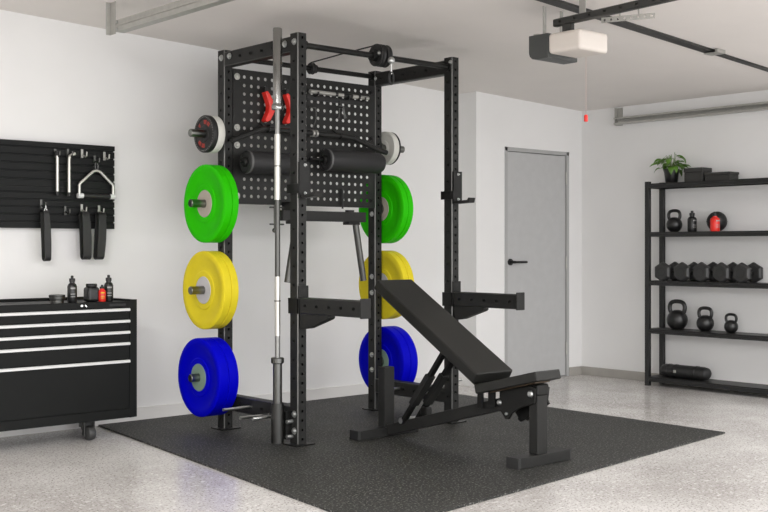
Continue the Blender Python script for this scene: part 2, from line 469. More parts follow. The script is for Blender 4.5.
for col, z, t, hub in (('green', PEGZ[1], .045, 'hubg'), ('yellow', PEGZ[2], .049, 'huby'), ('blue', PEGZ[3], .065, 'hubb')):
    plate('bumper_plate', 'outer %s bumper plate on the left rack pegs, its full face showing' % col, z, -1, .028 + t, t, col, hub)
    plate('bumper_plate', 'inner %s bumper plate on the left rack pegs, against the upright' % col, z, -1, .028, t - .001, col, hub)
    plate('bumper_plate', 'inner %s bumper plate behind the right rear upright, nearest the rack' % col, z, 1, .012, t - .001, col, hub)
    plate('bumper_plate', 'outer %s bumper plate on the right rack pegs, only its rim showing' % col, z, 1, .012 + t, t, col, hub)


def small_plate(label, side, d0, t, mt, red):
    x0 = 0 if side < 0 else W + .06; z = PEGZ[0]
    c = (x0 + side * d0, .735, z)
    p = thing('small_plate', label, 'weight plate', (x0 + side * (d0 + t / 2), .735, z), 'small change plates on the top pegs')
    r = .108
    prof = [(.025, 0), (.045, 0), (.05, .004), (.085, .004), (.09, 0), (r - .003, 0), (r, .004)]
    prof = prof + [(a, t - b) for a, b in reversed(prof)]
    MB().lathe(prof + [prof[0]], c, (side, 0, 0), 56).build('disc', M[mt], p, smooth=True)
    if red:
        xf = x0 + side * (d0 + t - .004)
        for a0, a1 in ((40, 62), (70, 95), (128, 142), (215, 240), (248, 275)):   # printed arcs of lettering, too small to read
            n = 10
            m = MB()
            for i in range(n):
                q = [R(a0 + (a1 - a0) * (i + g) / n) for g in (0, .78)]
                pts = []
                for rr, an in ((.056, q[0]), (.08, q[0]), (.08, q[1]), (.056, q[1])): pts.append((xf + side * .0008, .735 - rr * math.cos(an), z + rr * math.sin(an)))
                m.quad(pts)
            m.build('red_print', M['redp'], p)
        m = MB()
        for i in range(40):
            an = 2 * math.pi * i / 40
            m.lathe([(0, 0), (.0026, 0), (.0018, .0015), (0, .0018)], (xf + side * .004, .735 + .097 * math.cos(an), z + .097 * math.sin(an)), (side, 0, 0), 6)
        m.build('rim_studs', M['pale'], p)
    return p


small_plate('white change plate behind the black and red one, left top peg', -1, .042, .045, 'white', False)
small_plate('black change plate with red lettering on the left top peg', -1, .088, .032, 'rubber', True)
small_plate('white change plate on the right top peg, beside the rear upright', 1, .04, .045, 'white', False)
small_plate('thin black change plate outside the white one, right top peg', 1, .086, .014, 'rubber', False)


# ---------------------------------------------------------------- spotter arms and J-cups
def spotter(dx, label):
    p = thing('spotter_arm', label, 'spotter arm', (dx + .03, -.25, .74), 'spotter arms on the front uprights')
    MB().perf_tube((dx + .001, -.512, .704), EX, EZ, EY, .058, .085, 5, .1, .0075, fa=True, fb=False).build('arm_tube', M['black'], p)
    m = bx(dx - .007, dx - .0005, -.012, .078, .702, .785); m.box(dx + .0605, dx + .067, -.012, .078, .702, .785); m.box(dx - .007, dx + .067, -.0125, -.0005, .702, .785); m.box(dx - .007, dx + .067, .0605, .078, .702, .785)
    m.build('sleeve', M['black2'], p, bevel=.0015)
    MB().prism([(-.012, .704), (-.25, .704), (-.25, .69), (-.238, .682), (-.075, .628), (-.012, .62)], 'x', dx + .006, dx + .054).build('gusset', M['black'], p, bevel=.002)
    bx(dx - .001, dx + .063, -.0125, -.0005, .785, .852).build('mount_plate', M['black2'], p, bevel=.002)
    bx(dx - .002, dx + .064, -.522, -.5125, .699, .8).build('end_stop', M['black'], p, bevel=.003)
    return p


spotter(0, 'black spotter arm on the front left upright, pointing at the bench top')
spotter(W, 'black spotter arm with end stop in front of the grey door')


def jcup(dx, label):
    p = thing('j_cup', label, 'j-cup', (dx + .03, -.03, 1.4), 'j-cups on the front uprights')
    m = bx(dx - .001, dx + .068, -.018, -.0005, 1.318, 1.512); m.box(dx - .008, dx - .0005, -.018, .09, 1.345, 1.395)
    m.build('mount_plate', M['black2'], p, bevel=.002)
    MB().prism([(-.018, 1.318), (-.13, 1.322), (-.14, 1.35), (-.128, 1.352), (-.118, 1.338), (-.018, 1.335)], 'x', dx + .006, dx + .058).build('hook', M['black'], p, bevel=.002)
    for z in (1.495, 1.345):
        bolt((dx + .034, -.018, z), (0, -1, 0), .008, par=p)
    return p


jcup(0, 'black j-cup bracket on the front left upright, beside the foam roller')
jcup(W, 'black j-cup bracket on the front right upright, hook over the white wall')

# ---------------------------------------------------------------- cable pulleys on the top bars
p = thing('cable_pulley', 'black twin cable pulley with carabiner hung on the front pull-up bar', 'pulley', (.635, .03, 2.143))
for x in (.572, .618):
    MB().lathe([(.0168, 0), (.058, 0), (.064, .005), (.057, .014), (.057, .022), (.064, .031), (.058, .036), (.0168, .036), (.0168, 0)], (x, .03, 2.149), EX, 40).build('pulley_wheel', M['rubber'], p, smooth=True)
m = MB(); m.lathe([(.0168, 0), (.03, 0), (.03, .03), (.0168, .03), (.0168, 0)], (.541, .03, 2.143), EX, 24)
m.lathe([(.0168, 0), (.04, 0), (.04, .0095), (.0168, .0095), (.0168, 0)], (.6083, .03, 2.143), EX, 24); m.build('axle_collar', M['black2'], p, smooth=True)
bolt((.572, -.005, 2.155), (-1, 0, 0), .0125, par=p)
m = MB(); m.ball((.618, -.055, 2.112), .0205, 18); m.build('cable_ball', M['bolt'], p, smooth=True)
m = MB(); m.cyl((.618, -.055, 2.1), (.618, -.055, 2.035), .006, 10); m.build('cable_end', M['chrome'], p, smooth=True)
car = [(.618 + .016 * math.sin(2 * math.pi * i / 18), -.055, 2.012 - .033 * math.cos(2 * math.pi * i / 18)) for i in range(18)]
m = MB(); m.tube(car, .007, 8, closed=True); m.build('carabiner', M['rubber'], p, smooth=True)
m = MB(); m.tube([(.59, .03, 2.209), (.62, .4, 2.206), (.655, .735, 2.202)], .0042, 8); m.build('cable', M['rubber'], p, smooth=True)
q = thing('cable_pulley', 'small black guide pulley on the rear crossbar behind the left upright', 'pulley', (.655, .735, 2.166))
MB().lathe([(.016, 0), (.033, 0), (.036, .004), (.031, .010), (.031, .018), (.036, .024), (.033, .028), (.016, .028), (.016, 0)], (.647, .735, 2.166), EX, 32).build('pulley_wheel', M['rubber'], q, smooth=True)
MB().lathe([(.016, 0), (.026, 0), (.026, .02), (.016, .02), (.016, 0)], (.6755, .735, 2.166), EX, 24).build('axle_collar', M['black2'], q, smooth=True)

# ---------------------------------------------------------------- things hung on the pegboard
lat = thing('lat_pulldown_bar', 'long black lat pulldown bar with bent ends hung across the pegboard', 'bar', (.6, .63, 1.75))
m = MB(); m.tube([(.0, .63, 1.668), (.05, .63, 1.688), (.19, .63, 1.744), (.215, .63, 1.753), (.25, .63, 1.754), (.87, .63, 1.748), (.905, .63, 1.745), (.93, .63, 1.737), (1.1, .63, 1.686), (1.19, .63, 1.666)], .0165, 14)
m.build('bar', M['black'], lat, smooth=True)
for x in (.58, .605):
    m = MB(); m.cyl((x, .63, 1.751), (x + .014, .63, 1.751), .022, 18); m.build('ring', M['galv'], lat, smooth=True)
for x in (.25, .8):
    m = MB(); m.tube([(x, .70, 1.79), (x, .66, 1.765), (x, .625, 1.733), (x, .605, 1.742), (x, .603, 1.762)], .005, 8); m.build('hook', M['black2'], lat, smooth=True)


def roller(x0, x1, z, label, stub):
    y = .60
    p = thing('foam_roller', label, 'foam roller', ((x0 + x1) / 2, y, z), 'foam rollers pegged to the pegboard')
    r = .066
    MB().lathe([(0, 0), (r - .012, 0), (r, .01), (r, x1 - x0 - .03), (r - .01, x1 - x0 - .008), (r - .028, x1 - x0), (0, x1 - x0)], (x0, y, z), EX, 40).build('foam_sleeve', M['foam'], p, smooth=True)
    MB().lathe([(r - .001, .004), (r + .0015, .010), (r + .0015, .016), (r - .002, .016)], (x0, y, z), EX, 40).build('trim_ring', M['ring'], p, smooth=True)
    m = MB(); m.lathe([(0, -.02), (.022, -.02), (.03, -.012), (.03, .002), (0, .002)], (x0, y, z), EX, 24)
    m.cyl((x0 - stub, y, z), (x0 - .018, y, z), .008, 12); m.build('end_cap', M['black2'], p, smooth=True)
    m = MB()
    for x in (x0 + .06, x1 - .08): m.cyl((x, y + .06, z), (x, .7045, z), .01, 10)
    m.build('mount_stud', M['black2'], p, smooth=True)
    return p


roller(.075, .48, 1.549, 'left black foam roller on the pegboard, behind the barbell', .035)
roller(.662, 1.118, 1.592, 'right black foam roller on the pegboard, running towards the white plate', .12)


# red clamps
def clamp(x, z, sgn, label):
    p = thing('barbell_clamp', label, 'clamp', (x, .68, z), 'red barbell clamps on the pegboard')
    s = sgn
    poly = [(-.075, .088), (-.05, .1), (-.03, .085), (.0, .05), (.038, .012), (.034, -.02), (.012, -.055), (-.02, -.095), (-.06, -.108), (-.078, -.095), (-.062, -.07), (-.035, -.03), (-.03, -.002), (-.045, .035)]
    poly = [(x + s * a * .68, z + b * .9) for a, b in poly]
    MB().prism(poly, 'y', .645, .69).build('clamp_jaw', M['red'], p, bevel=.006, seg=3)
    bx(x + min(s * -.045, s * -.025), x + max(s * -.045, s * -.025), .655, .7, z + .075, z + .115).build('lever', M['rubber'], p, bevel=.004)
    m = MB(); m.cyl((x + s * -.005, .69, z), (x + s * -.005, .7045, z), .007, 10); m.build('hanging_pin', M['rubber'], p)
    return p


clamp(.30, 1.893, 1, 'red plastic clamp on the pegboard, left of the barbell')
clamp(.452, 1.893, 1, 'red plastic clamp on the pegboard, between barbell and front left upright')
m = bx(.30, .47, .672, .7045, 1.765, 1.79); tag(m.build('hanger_rail', M['rubber'], loc=(.385, .69, 1.78), bevel=.004), 'small black hanger rail under the red clamps on the pegboard', 'hanger')

gb = thing('straight_bar', 'grey straight cable bar with black bands along the pegboard top', 'bar', (.83, .672, 2.013))
m = MB(); m.cyl((.60, .672, 2.013), (1.07, .672, 2.011), .0125, 16); m.build('bar', M['galv'], gb, smooth=True)
for a, b in ((.795, .815), (.862, .935), (.982, 1.0)):
    m = MB(); m.cyl((a, .672, 2.0125), (b, .672, 2.0125), .0145, 16); m.build('band', M['rubber'], gb, smooth=True)
for x in (.65, .9, 1.03):
    m = MB(); m.tube([(x, .7045, 1.99), (x, .672, 1.99), (x, .652, 1.997), (x, .65, 2.012)], .006, 8); m.build('hook', M['rubber'], gb, smooth=True)
bx(.59, 1.06, .69, .7045, 1.964, 1.988).build('hook_shadow_strip', M['rubber'], gb)  # dark strip standing for the bar's shadow and hooks

h = thing('wire_handle', 'thin wire handle hanging in the middle of the pegboard', 'handle', (.86, .685, 1.9))
m = MB(); m.tube([(.853, .69, 1.985), (.853, .685, 1.95)], .004, 8); m.tube([(.836, .685, 1.945), (.877, .685, 1.945), (.885, .685, 1.9), (.9, .685, 1.872), (.888, .685, 1.868), (.868, .685, 1.93), (.845, .685, 1.93), (.838, .685, 1.868), (.828, .685, 1.87)], .0035, 8)
m.build('wire', M['steel'], h, smooth=True)
h = thing('wire_handle', 'black wire stirrup beside the left upright on the pegboard', 'handle', (.65, .685, 1.85))
m = MB(); m.tube([(.6, .685, 1.918), (.655, .685, 1.915), (.66, .685, 1.85), (.632, .685, 1.79)], .004, 8)
m.build('wire', M['darksteel'], h, smooth=True)

# hanging pull bar with two angled handles
dp = thing('dip_bar', 'black crossbar with two angled steel handles hung below the pegboard', 'dip bar', (.609, .52, 1.24))
bx(.265, .898, .49, .55, 1.212, 1.272).build('crossbar', M['black'], dp, bevel=.003)
bx(.41, .465, .55, .704, 1.235, 1.33).build('mount_arm', M['black2'], dp, bevel=.002)
for s in (-1, 1):
    c = .609
    m = MB(); m.cyl((c + s * .218, .52, 1.25), (c + s * .292, .52, .85), .020, 20); m.build('handle', M['darksteel'], dp, smooth=True)
    bx(c + s * .218 - .065, c + s * .218 + .02, .488, .552, 1.194, 1.2115).build('clamp_plate', M['black2'], dp, bevel=.002)
for z in (1.288, 1.19):
    m = MB(); m.cyl((.19, .52, z), (.29, .52, z), .0045, 8); m.build('pin', M['darksteel'], dp)
m = MB(); m.cyl((.225, .52, 1.3), (.225, .52, 1.165), .006, 10); m.ball((.225, .52, 1.155), .015); m.build('locking_pin', M['darksteel'], dp, smooth=True)
m = MB(); m.cyl((.79, .52, 1.272), (.79, .52, 1.284), .028, 20); m.build('pivot_cap', M['black2'], dp, smooth=True)
tag(MB().tube([(.873, .69, 1.425), (.872, .687, 1.36), (.873, .69, 1.30)], .006, 8).build('hanging_cord', M['rubber'], loc=(.873, .69, 1.36)), 'short black cord hanging from the lower pegboard to the crossbar', 'cord')

# ---------------------------------------------------------------- bench
bn = thing('weight_bench', 'black adjustable incline bench with raised backrest in front of the rack', 'bench', (.58, -.6, 0))
bx(.342, .79, -.098, -.025, 0, .05).build('rear_foot', M['black'], bn, bevel=.004)
bx(.398, .778, -1.211, -1.132, 0, .052).build('front_foot', M['black'], bn, bevel=.004)
for xx, yy, wd in ((.336, -.0985, .0745), (.392, -1.2115, .0805)):
    bx(xx, xx + .02, yy, yy + wd, -.0, .053).build('foot_cap', M['grey'], bn, bevel=.003)
bx(.772, .785, -1.2115, -1.131, 0, .053).build('foot_cap', M['grey'], bn, bevel=.003)
bx(.536, .611, -.0905, -.035, .05, .386).build('rear_post', M['black'], bn, bevel=.004)
bx(.542, .617, -1.2, -1.145, .052, .37).build('front_post', M['black'], bn, bevel=.004)
m = bx(.537, .622, -1.206, -1.139, .335, .392); m.build('post_collar', M['black2'], bn, bevel=.01, seg=3)
m = MB(); m.obox((.58, -.09, .034), (.58, -1.17, .332), .06, .062); m.build('spine', M['black'], bn, bevel=.004)
# pads
def slab(y0, z0, y1, z1, t, hw0, hw1, cx=.58):
    """pad whose top runs from (y0,z0) to (y1,z1); half-widths hw0, hw1 at the two ends"""
    a, b = Vector((0, y0, z0)), Vector((0, y1, z1)); dd = (b - a).normalized(); n = Vector((0, dd.z, -dd.y))
    if n.z > 0: n = -n
    m = MB(); v = []
    for P, hw in ((a, hw0), (b, hw1)):
        for off in (Vector((0, 0, 0)), n * t):
            for s in (-1, 1): v.append(m.bm.verts.new(P + off + Vector((cx + s * hw, 0, 0))))
    for f in ((0, 1, 3, 2), (4, 6, 7, 5), (0, 4, 5, 1), (2, 3, 7, 6), (0, 2, 6, 4), (1, 5, 7, 3)): m.bm.faces.new([v[i] for i in f])
    return m
bk = slab(-.884, .423, -.118, .878, .058, .137, .130, .585).build('backrest_pad', M['vinyl'], bn, bevel=.008, seg=3)
slab(-.87, .362, -.14, .795, .012, .11, .105).build('pad_board', M['black2'], bk, bevel=.002)
st = slab(-1.232, .462, -.862, .368, .047, .090, .132).build('seat_pad', M['vinyl'], bn, bevel=.006, seg=3)
slab(-1.20, .4055, -.92, .3336, .006, .055, .075).build('pad_board', M['wood'], st, bevel=.001)
# backrest struts with telescoping sleeves
def on_line(t, a, b): return tuple(a[i] + (b[i] - a[i]) * t for i in range(3))
for x, dy in ((.548, 0), (.632, -.02)):
    a, b = (x, -.225 + dy, .09), (x, -.585 + dy, .545)
    m = MB(); m.obox(a, b, .022, .034, up=(1, 0, 0)); sr = m.build('support_strut', M['black2'], bn, bevel=.002)
    m = MB(); m.obox(on_line(.25, a, b), on_line(.62, a, b), .034, .052, up=(1, 0, 0)); m.build('strut_sleeve', M['black'], sr, bevel=.003)
m = MB(); m.cyl((.53, -.228, .105), (.65, -.228, .105), .016, 14); m.build('pivot_pin', M['bolt'], bn, smooth=True)
bx(.6, .645, -.36, -.31, .135, .185).build('strut_block', M['black2'], bn, bevel=.008)
bx(.545, .64, -.62, -.55, .5, .545).build('strut_bracket', M['black2'], bn, bevel=.003)
# seat hinge plates
for x in (.528, .622):
    MB().prism([(-.963, .335), (-.963, .29), (-.94, .285), (-.945, .265), (-.985, .225), (-1.0, .205), (-1.025, .205), (-1.045, .235), (-1.1, .27), (-1.19, .30), (-1.2, .372), (-1.17, .385), (-.97, .34)], 'x', x, x + .012).build('hinge_plate', M['black2'], bn, bevel=.002)
    MB().prism([(-1.04, .24), (-1.03, .20), (-1.05, .19), (-1.08, .205), (-1.19, .29), (-1.17, .32)], 'x', x + .06 if x < .6 else x + .016, x + .072 if x < .6 else x + .028).build('adjuster_plate', M['black2'], bn, bevel=.002)
for x in (.53, .62):
    MB().prism([(-.81, .332), (-.807, .235), (-.846, .24), (-.846, .345)], 'x', x, x + .01).build('seat_bracket', M['black2'], bn, bevel=.001)
    MB().prism([(-.884, .355), (-.884, .25), (-.929, .25), (-.929, .365)], 'x', x, x + .01).build('seat_bracket', M['black2'], bn, bevel=.001)
for y, z, r in ((-1.168, .345, .017), (-.965, .283, .014), (-1.013, .232, .008)):
    m = MB(); m.lathe([(0, 0), (r, 0), (r, .004), (r * .7, .01), (0, .011)], (.528, y, z), (-1, 0, 0), 16); m.build('hinge_bolt', M['bolt'], bn, smooth=True)
m = MB(); m.lathe([(0, 0), (.02, 0), (.02, .012), (.012, .02), (0, .02)], (.634, -1.165, .345), (1, 0, 0), 16); m.build('hinge_bolt', M['black2'], bn, smooth=True)

# ---------------------------------------------------------------- tool chest on castors
tc = thing('tool_chest', 'black rolling tool chest with five drawers and bright handle strips', 'tool chest', (-.93, 1.1, FZ))
TX0, TX1, TY0, TY1 = -1.375, -.484, .85, 1.31
m = bx(TX0, TX1, TY0 + .006, TY1, .108, .735)
m.build('cabinet', M['tool'], tc, bevel=.002)
m = bx(TX0, TX0 + .045, TY0, TY0 + .012, .108, .765); m.box(TX1 - .045, TX1, TY0, TY0 + .012, .108, .765); m.box(TX0 + .045, TX1 - .045, TY0, TY0 + .012, .108, .158)
m.build('front_frame', M['tool'], tc, bevel=.0015)
m = bx(TX0 + .045, TX1 - .045, TY0 - .002, TY0 + .012, .722, .757); m.box(TX0, TX1, TY0 + .012, TY1, .735, .752)
m.box(TX0, TX1, TY1 - .02, TY1, .752, .768); m.box(TX1 - .02, TX1, TY0 + .012, TY1 - .02, .752, .764)
ld = m.build('lid', M['tool'], tc, bevel=.0015)
m = MB(); m.lathe([(0, 0), (.007, 0), (.007, .004), (0, .005)], (-.818, TY0 - .002, .739), (0, -1, 0), 16); m.build('lock', M['chrome'], ld, smooth=True)
m = MB(); m.obox((-.799, TY0 - .004, .744), (-.791, TY0 - .006, .733), .004, .005); m.build('lock_key', M['chrome'], ld)
bx(-.655, -.555, TY0 - .0035, TY0 - .0015, .732, .745).build('badge', M['rubber'], ld, bevel=.001)
HZ = (.709, .645, .583, .52, .422)
ZB = (.66, .597, .535, .437, .163)
for zt, zb in zip(HZ, ZB):
    dr = bx(TX0 + .049, TX1 - .049, TY0 - .002, TY0 + .006, zb, zt + .009).build('drawer', M['tool'], tc, bevel=.001)
    m = MB(); m.prism([(TY0 - .002, zt - .008), (TY0 - .014, zt - .006), (TY0 - .016, zt + .003), (TY0 - .008, zt + .0085), (TY0 - .002, zt + .0085)], 'x', TX0 + .049, TX1 - .049)
    m.build('drawer_handle', M['alu'], dr)
for x, y in ((-.72, .95), (-1.27, .95), (-.60, 1.235), (-1.27, 1.235)):
    m = MB(); m.lathe([(0, 0), (.028, 0), (.037, .005), (.040, .014), (.040, .034), (.037, .043), (.028, .048), (0, .048)], (x - .024, y, FZ + .0405), EX, 28)
    ca = m.build('castor_wheel', M['castor'], tc, smooth=True)
    m = bx(x - .032, x - .026, y - .0, y + .03, FZ + .025, .1); m.box(x + .026, x + .032, y - .0, y + .03, FZ + .025, .1); m.box(x - .034, x + .034, y - .03, y + .035, .095, .108)
    m.build('castor_fork', M['darksteel'], ca, bevel=.002)

TT = .7525   # lid top


def bottle(x, y, z, h, r, label, mt, group='bottles on the tool chest', neck=.55, lab=None):
    p = thing('bottle', label, 'bottle', (x, y, z), group)
    MB().lathe([(0, 0), (r * .92, 0), (r, .006), (r, h * .6), (r * .8, h * .68), (r * neck, h * .72), (r * neck, h * .78), (0, h * .78)], (x, y, z), EZ, 28).build('bottle_body', M[mt], p, smooth=True)
    MB().lathe([(0, h * .775), (r * neck * 1.15, h * .775), (r * neck * 1.15, h * .89), (r * .3, h * .9), (r * .3, h * .985), (r * .22, h), (0, h)], (x, y, z), EZ, 20).build('bottle_cap', M['rubber'], p, smooth=True)
    if lab:
        n = 8; m = MB()
        for k, (za, zb) in enumerate(((.2, .23), (.3, .33), (.5, .56))):
            for i in range(n):
                a0, a1 = R(225 + 60 * i / n), R(225 + 60 * (i + 1) / n)
                m.quad([(x + (r + .0006) * math.cos(a), y + (r + .0006) * math.sin(a), z + h * q_) for a, q_ in ((a0, za), (a1, za), (a1, zb), (a0, zb))])
        m.build('label_print', M[lab], p)
    return p


bottle(-.80, 1.0, TT, .148, .026, 'black squeeze bottle on the chest, beside the round tin', 'iron', lab='pale')
bottle(-.58, 1.0, TT, .148, .026, 'black squeeze bottle right of the red one on the chest', 'iron', lab='pale')
bottle(-.633, .975, TT, .094, .021, 'small red bottle on the tool chest, between two black containers', 'red', lab='yellow')
p = thing('canister', 'squat black canister with ribbed lid left of the red bottle', 'canister', (-.69, 1.01, TT))
bx(-.715, -.645, .975, 1.045, TT, TT + .082).build('canister_body', M['iron'], p, bevel=.014, seg=3)
m = MB(); m.cyl((-.68, 1.01, TT + .0825), (-.68, 1.01, TT + .1), .031, 14); m.build('canister_lid', M['rubber'], p, bevel=.003)
p = thing('round_tin', 'small dark round tin on the left of the tool chest', 'tin', (-.905, .975, TT))
MB().lathe([(0, 0), (.036, 0), (.036, .016), (.041, .02), (.042, .026), (.042, .034), (.03, .036), (0, .036)], (-.90, .975, TT), EZ, 30).build('tin_body', M['darksteel'], p, smooth=True)
MB().lathe([(.0425, .034), (.044, .037), (.043, .045), (.034, .047), (.0, .044)], (-.90, .975, TT), EZ, 30).build('tin_rim', M['gun'], p, smooth=True)

# ---------------------------------------------------------------- slat wall and what hangs on it
SY = 1.325
def slatwall(z0, z1, n, label):
    prof = [(YB, z0), (YB, z1), (SY - .004, z1), (SY - .004, z1 - .028)]
    z = z1 - .028; pz = (z1 - .028 - z0) / n
    for i in range(n):
        prof += [(SY + .012, z), (SY + .012, z - .007), (SY, z - .009), (SY, z - pz + .001)]
        z -= pz
    prof += [(SY, z0)]
    return tag(MB().prism(prof, 'x', -1.36, -.372).build('slatwall_panel', M['slat'], loc=(-.87, SY, z0)), label, 'slat wall', 'slat wall panels above the tool chest')


slatwall(1.405, 1.66, 5, 'upper black slat wall panel, with the triangle handle hanging on it')
slatwall(1.166, 1.404, 5, 'lower black slat wall panel, with dark straps hanging down from it')


def hook(x, z, label, group='hooks on the slat wall', mt='galv'):
    m = MB(); m.box(x - .007, x + .007, SY - .005, SY - .0005, z - .026, z + .024)
    m.tube([(x + .004, SY - .006, z - .01), (x + .004, SY - .04, z - .022), (x + .004, SY - .055, z - .016), (x + .004, SY - .058, z + .006)], .0045, 8)
    return tag(m.build('slat_hook', M[mt], loc=(x, SY - .005, z), smooth=True), label, 'hook', group)


hook(-.583, 1.607, 'empty silver hook on the upper slat wall, left of the triangle handle')
hook(-.44, 1.60, 'silver hook at the top right corner of the slat wall')
hook(-.688, 1.272, 'dark hook with nothing on it, lower slat wall', mt='darksteel')
hook(-.585, 1.285, 'silver hook holding the wider left strap')
hook(-.475, 1.28, 'silver hook holding the right strap')
hook(-.75, 1.60, 'dark hook above the straight bar left on the slat wall', mt='darksteel')
hook(-.672, 1.605, 'dark hook above the bent-top bar on the slat wall', mt='darksteel')
hook(-.503, 1.575, 'dark hook holding the triangle handle', mt='darksteel')

YI = 1.296
p = thing('handle_bar', 'pale straight steel bar hanging upright, left of the bent-top bar', 'bar', (-.748, YI, 1.47), 'pale bars on the slat wall')
m = MB(); m.cyl((-.748, YI, 1.375), (-.748, YI, 1.585), .0095, 14); m.build('bar', M['shaftl'], p, smooth=True)
m = MB(); m.cyl((-.748, YI, 1.355), (-.748, YI, 1.377), .012, 14); m.cyl((-.748, YI, 1.582), (-.748, YI, 1.61), .012, 14); m.build('end_cap', M['rubber'], p, smooth=True)
p = thing('handle_bar', 'pale steel bar with bent top hanging beside the triangle handle', 'bar', (-.676, YI, 1.47), 'pale bars on the slat wall')
m = MB(); m.tube([(-.676, YI, 1.37), (-.676, YI, 1.57), (-.671, YI, 1.583), (-.66, YI, 1.592), (-.638, YI, 1.6)], .0095, 12); m.build('bar', M['shaftl'], p, smooth=True)
m = MB(); m.cyl((-.676, YI, 1.352), (-.676, YI, 1.374), .012, 14); m.build('end_cap', M['rubber'], p, smooth=True)

p = thing('triangle_handle', 'silver triangle cable handle with dark grip on the slat wall', 'handle', (-.503, YI, 1.45))
m = MB(); m.tube([(-.612, YI, 1.355), (-.612, YI, 1.42), (-.607, YI, 1.43), (-.525, YI, 1.502), (-.503, YI, 1.508), (-.481, YI, 1.502), (-.402, YI, 1.43), (-.396, YI, 1.42), (-.396, YI, 1.355)], .009, 12)
m.build('frame', M['shaftl'], p, smooth=True)
m = MB(); m.cyl((-.59, YI, 1.357), (-.418, YI, 1.357), .0145, 18); m.build('grip', M['grey'], p, smooth=True)
m = MB(); m.cyl((-.622, YI, 1.357), (-.59, YI, 1.357), .0155, 18); m.build('grip_end', M['alu'], p, smooth=True)
m = MB(); m.cyl((-.418, YI, 1.357), (-.386, YI, 1.357), .0155, 18); m.build('grip_end', M['alu'], p, smooth=True)
m = MB(); m.tube([(-.503 + .009 * math.sin(2 * math.pi * i / 14), YI, 1.532 - .025 * math.cos(2 * math.pi * i / 14)) for i in range(14)], .0045, 8, closed=True); m.build('ring', M['darksteel'], p, smooth=True)


def strap(x, z0, z1, wd, label, twist, mt='web'):
    """a flat webbing loop hanging from its hook"""
    n = 14; t = .006; m = MB(); y0 = 1.285; path = []
    for i in range(n + 1): path.append((y0 - .022 - .008 * math.sin(math.pi * i / n), z1 + (z0 + .02 - z1) * i / n))
    for i in range(1, 8): a = math.pi * i / 8; path.append((y0 - .022 + .022 * (1 - math.cos(a)) / 1.0 * 1.0, z0 + .02 - .02 * math.sin(a)))
    for i in range(n + 1): path.append((y0 + .022 - .006 * math.sin(math.pi * i / n), z0 + .02 + (z1 - z0 - .02) * i / n))
    for i in range(1, 6): a = math.pi * i / 6; path.append((y0 + .022 * math.cos(a), z1 + .018 * math.sin(a)))
    N = len(path); rows = []
    for i, (y, z) in enumerate(path):
        ya, za = path[i - 1]; yb, zb = path[(i + 1) % N]
        ty, tz = yb - ya, zb - za; l = math.hypot(ty, tz) or 1; ny, nz = tz / l, -ty / l
        sh = twist * (z1 - z) / (z1 - z0)
        wd2 = wd * (1 + .12 * math.sin((z1 - z) / (z1 - z0) * 3))
        rows.append([m.bm.verts.new((x + sh + sx * wd2 / 2, y + ny * o_, z + nz * o_)) for sx, o_ in ((-1, -t / 2), (1, -t / 2), (1, t / 2), (-1, t / 2))])
    for i in range(N):
        A, B = rows[i], rows[(i + 1) % N]
        for k in range(4): m.bm.faces.new((A[k], A[(k + 1) % 4], B[(k + 1) % 4], B[k]))
    return tag(m.build('strap', M[mt], loc=(x, 1.285, z1), smooth=True), label, 'strap', 'straps hung on the lower slat wall')


strap(-.588, .987, 1.245, .046, 'wide black strap loop on the second hook from the right', .012)
strap(-.483, .987, 1.242, .046, 'black strap loop with stitching hanging at the right end', -.012)
strap(-.83, .98, 1.25, .034, 'narrow black strap at the left edge of the slat wall', .012)
m = MB()
for i in range(5):
    z = 1.285 - i * .02
    m.tube([(-.83 + .008 * math.cos(2 * math.pi * k / 12) * (1 if i % 2 else .3), 1.272 + .008 * math.cos(2 * math.pi * k / 12) * (.3 if i % 2 else 1), z + .014 * math.sin(2 * math.pi * k / 12)) for k in range(12)], .003, 6, closed=True)
tag(m.build('chain', M['chrome'], loc=(-.83, 1.272, 1.25), smooth=True), 'short steel chain above the narrow left strap', 'chain')
hook(-.835, 1.305, 'dark hook holding the chain at the left edge', mt='darksteel')

# ---------------------------------------------------------------- shelving unit on the right wall
SX0, SX1, SYA, SYB = 3.622, 3.845, .366, -1.0
sh = thing('shelving_unit', 'tall black steel shelving unit with five shelves against the right wall', 'shelf', (3.73, -.3, FZ))
for x in (SX0, SX1 - .034):
    for y in (SYA - .036, SYB):
        bx(x, x + .034, y, y + .036, FZ, 1.563).build('post', M['shelf'], sh, bevel=.002)
SHZ = (1.547, 1.174, .80, .43, .06)
for z in SHZ:
    m = bx(SX0 + .002, SX1 - .002, SYB + .037, SYA - .037, z - .012, z)
    m.box(SX0 + .002, SX0 + .02, SYB + .037, SYA - .037, z - .036, z - .0125); m.box(SX1 - .02, SX1 - .002, SYB + .037, SYA - .037, z - .036, z - .0125)
    m.box(SX0 + .035, SX1 - .035, SYA - .037, SYA - .004, z - .036, z); m.box(SX0 + .035, SX1 - .035, SYB + .004, SYB + .036, z - .036, z)
    m.build('shelf_board', M['shelf'], sh, bevel=.0015)

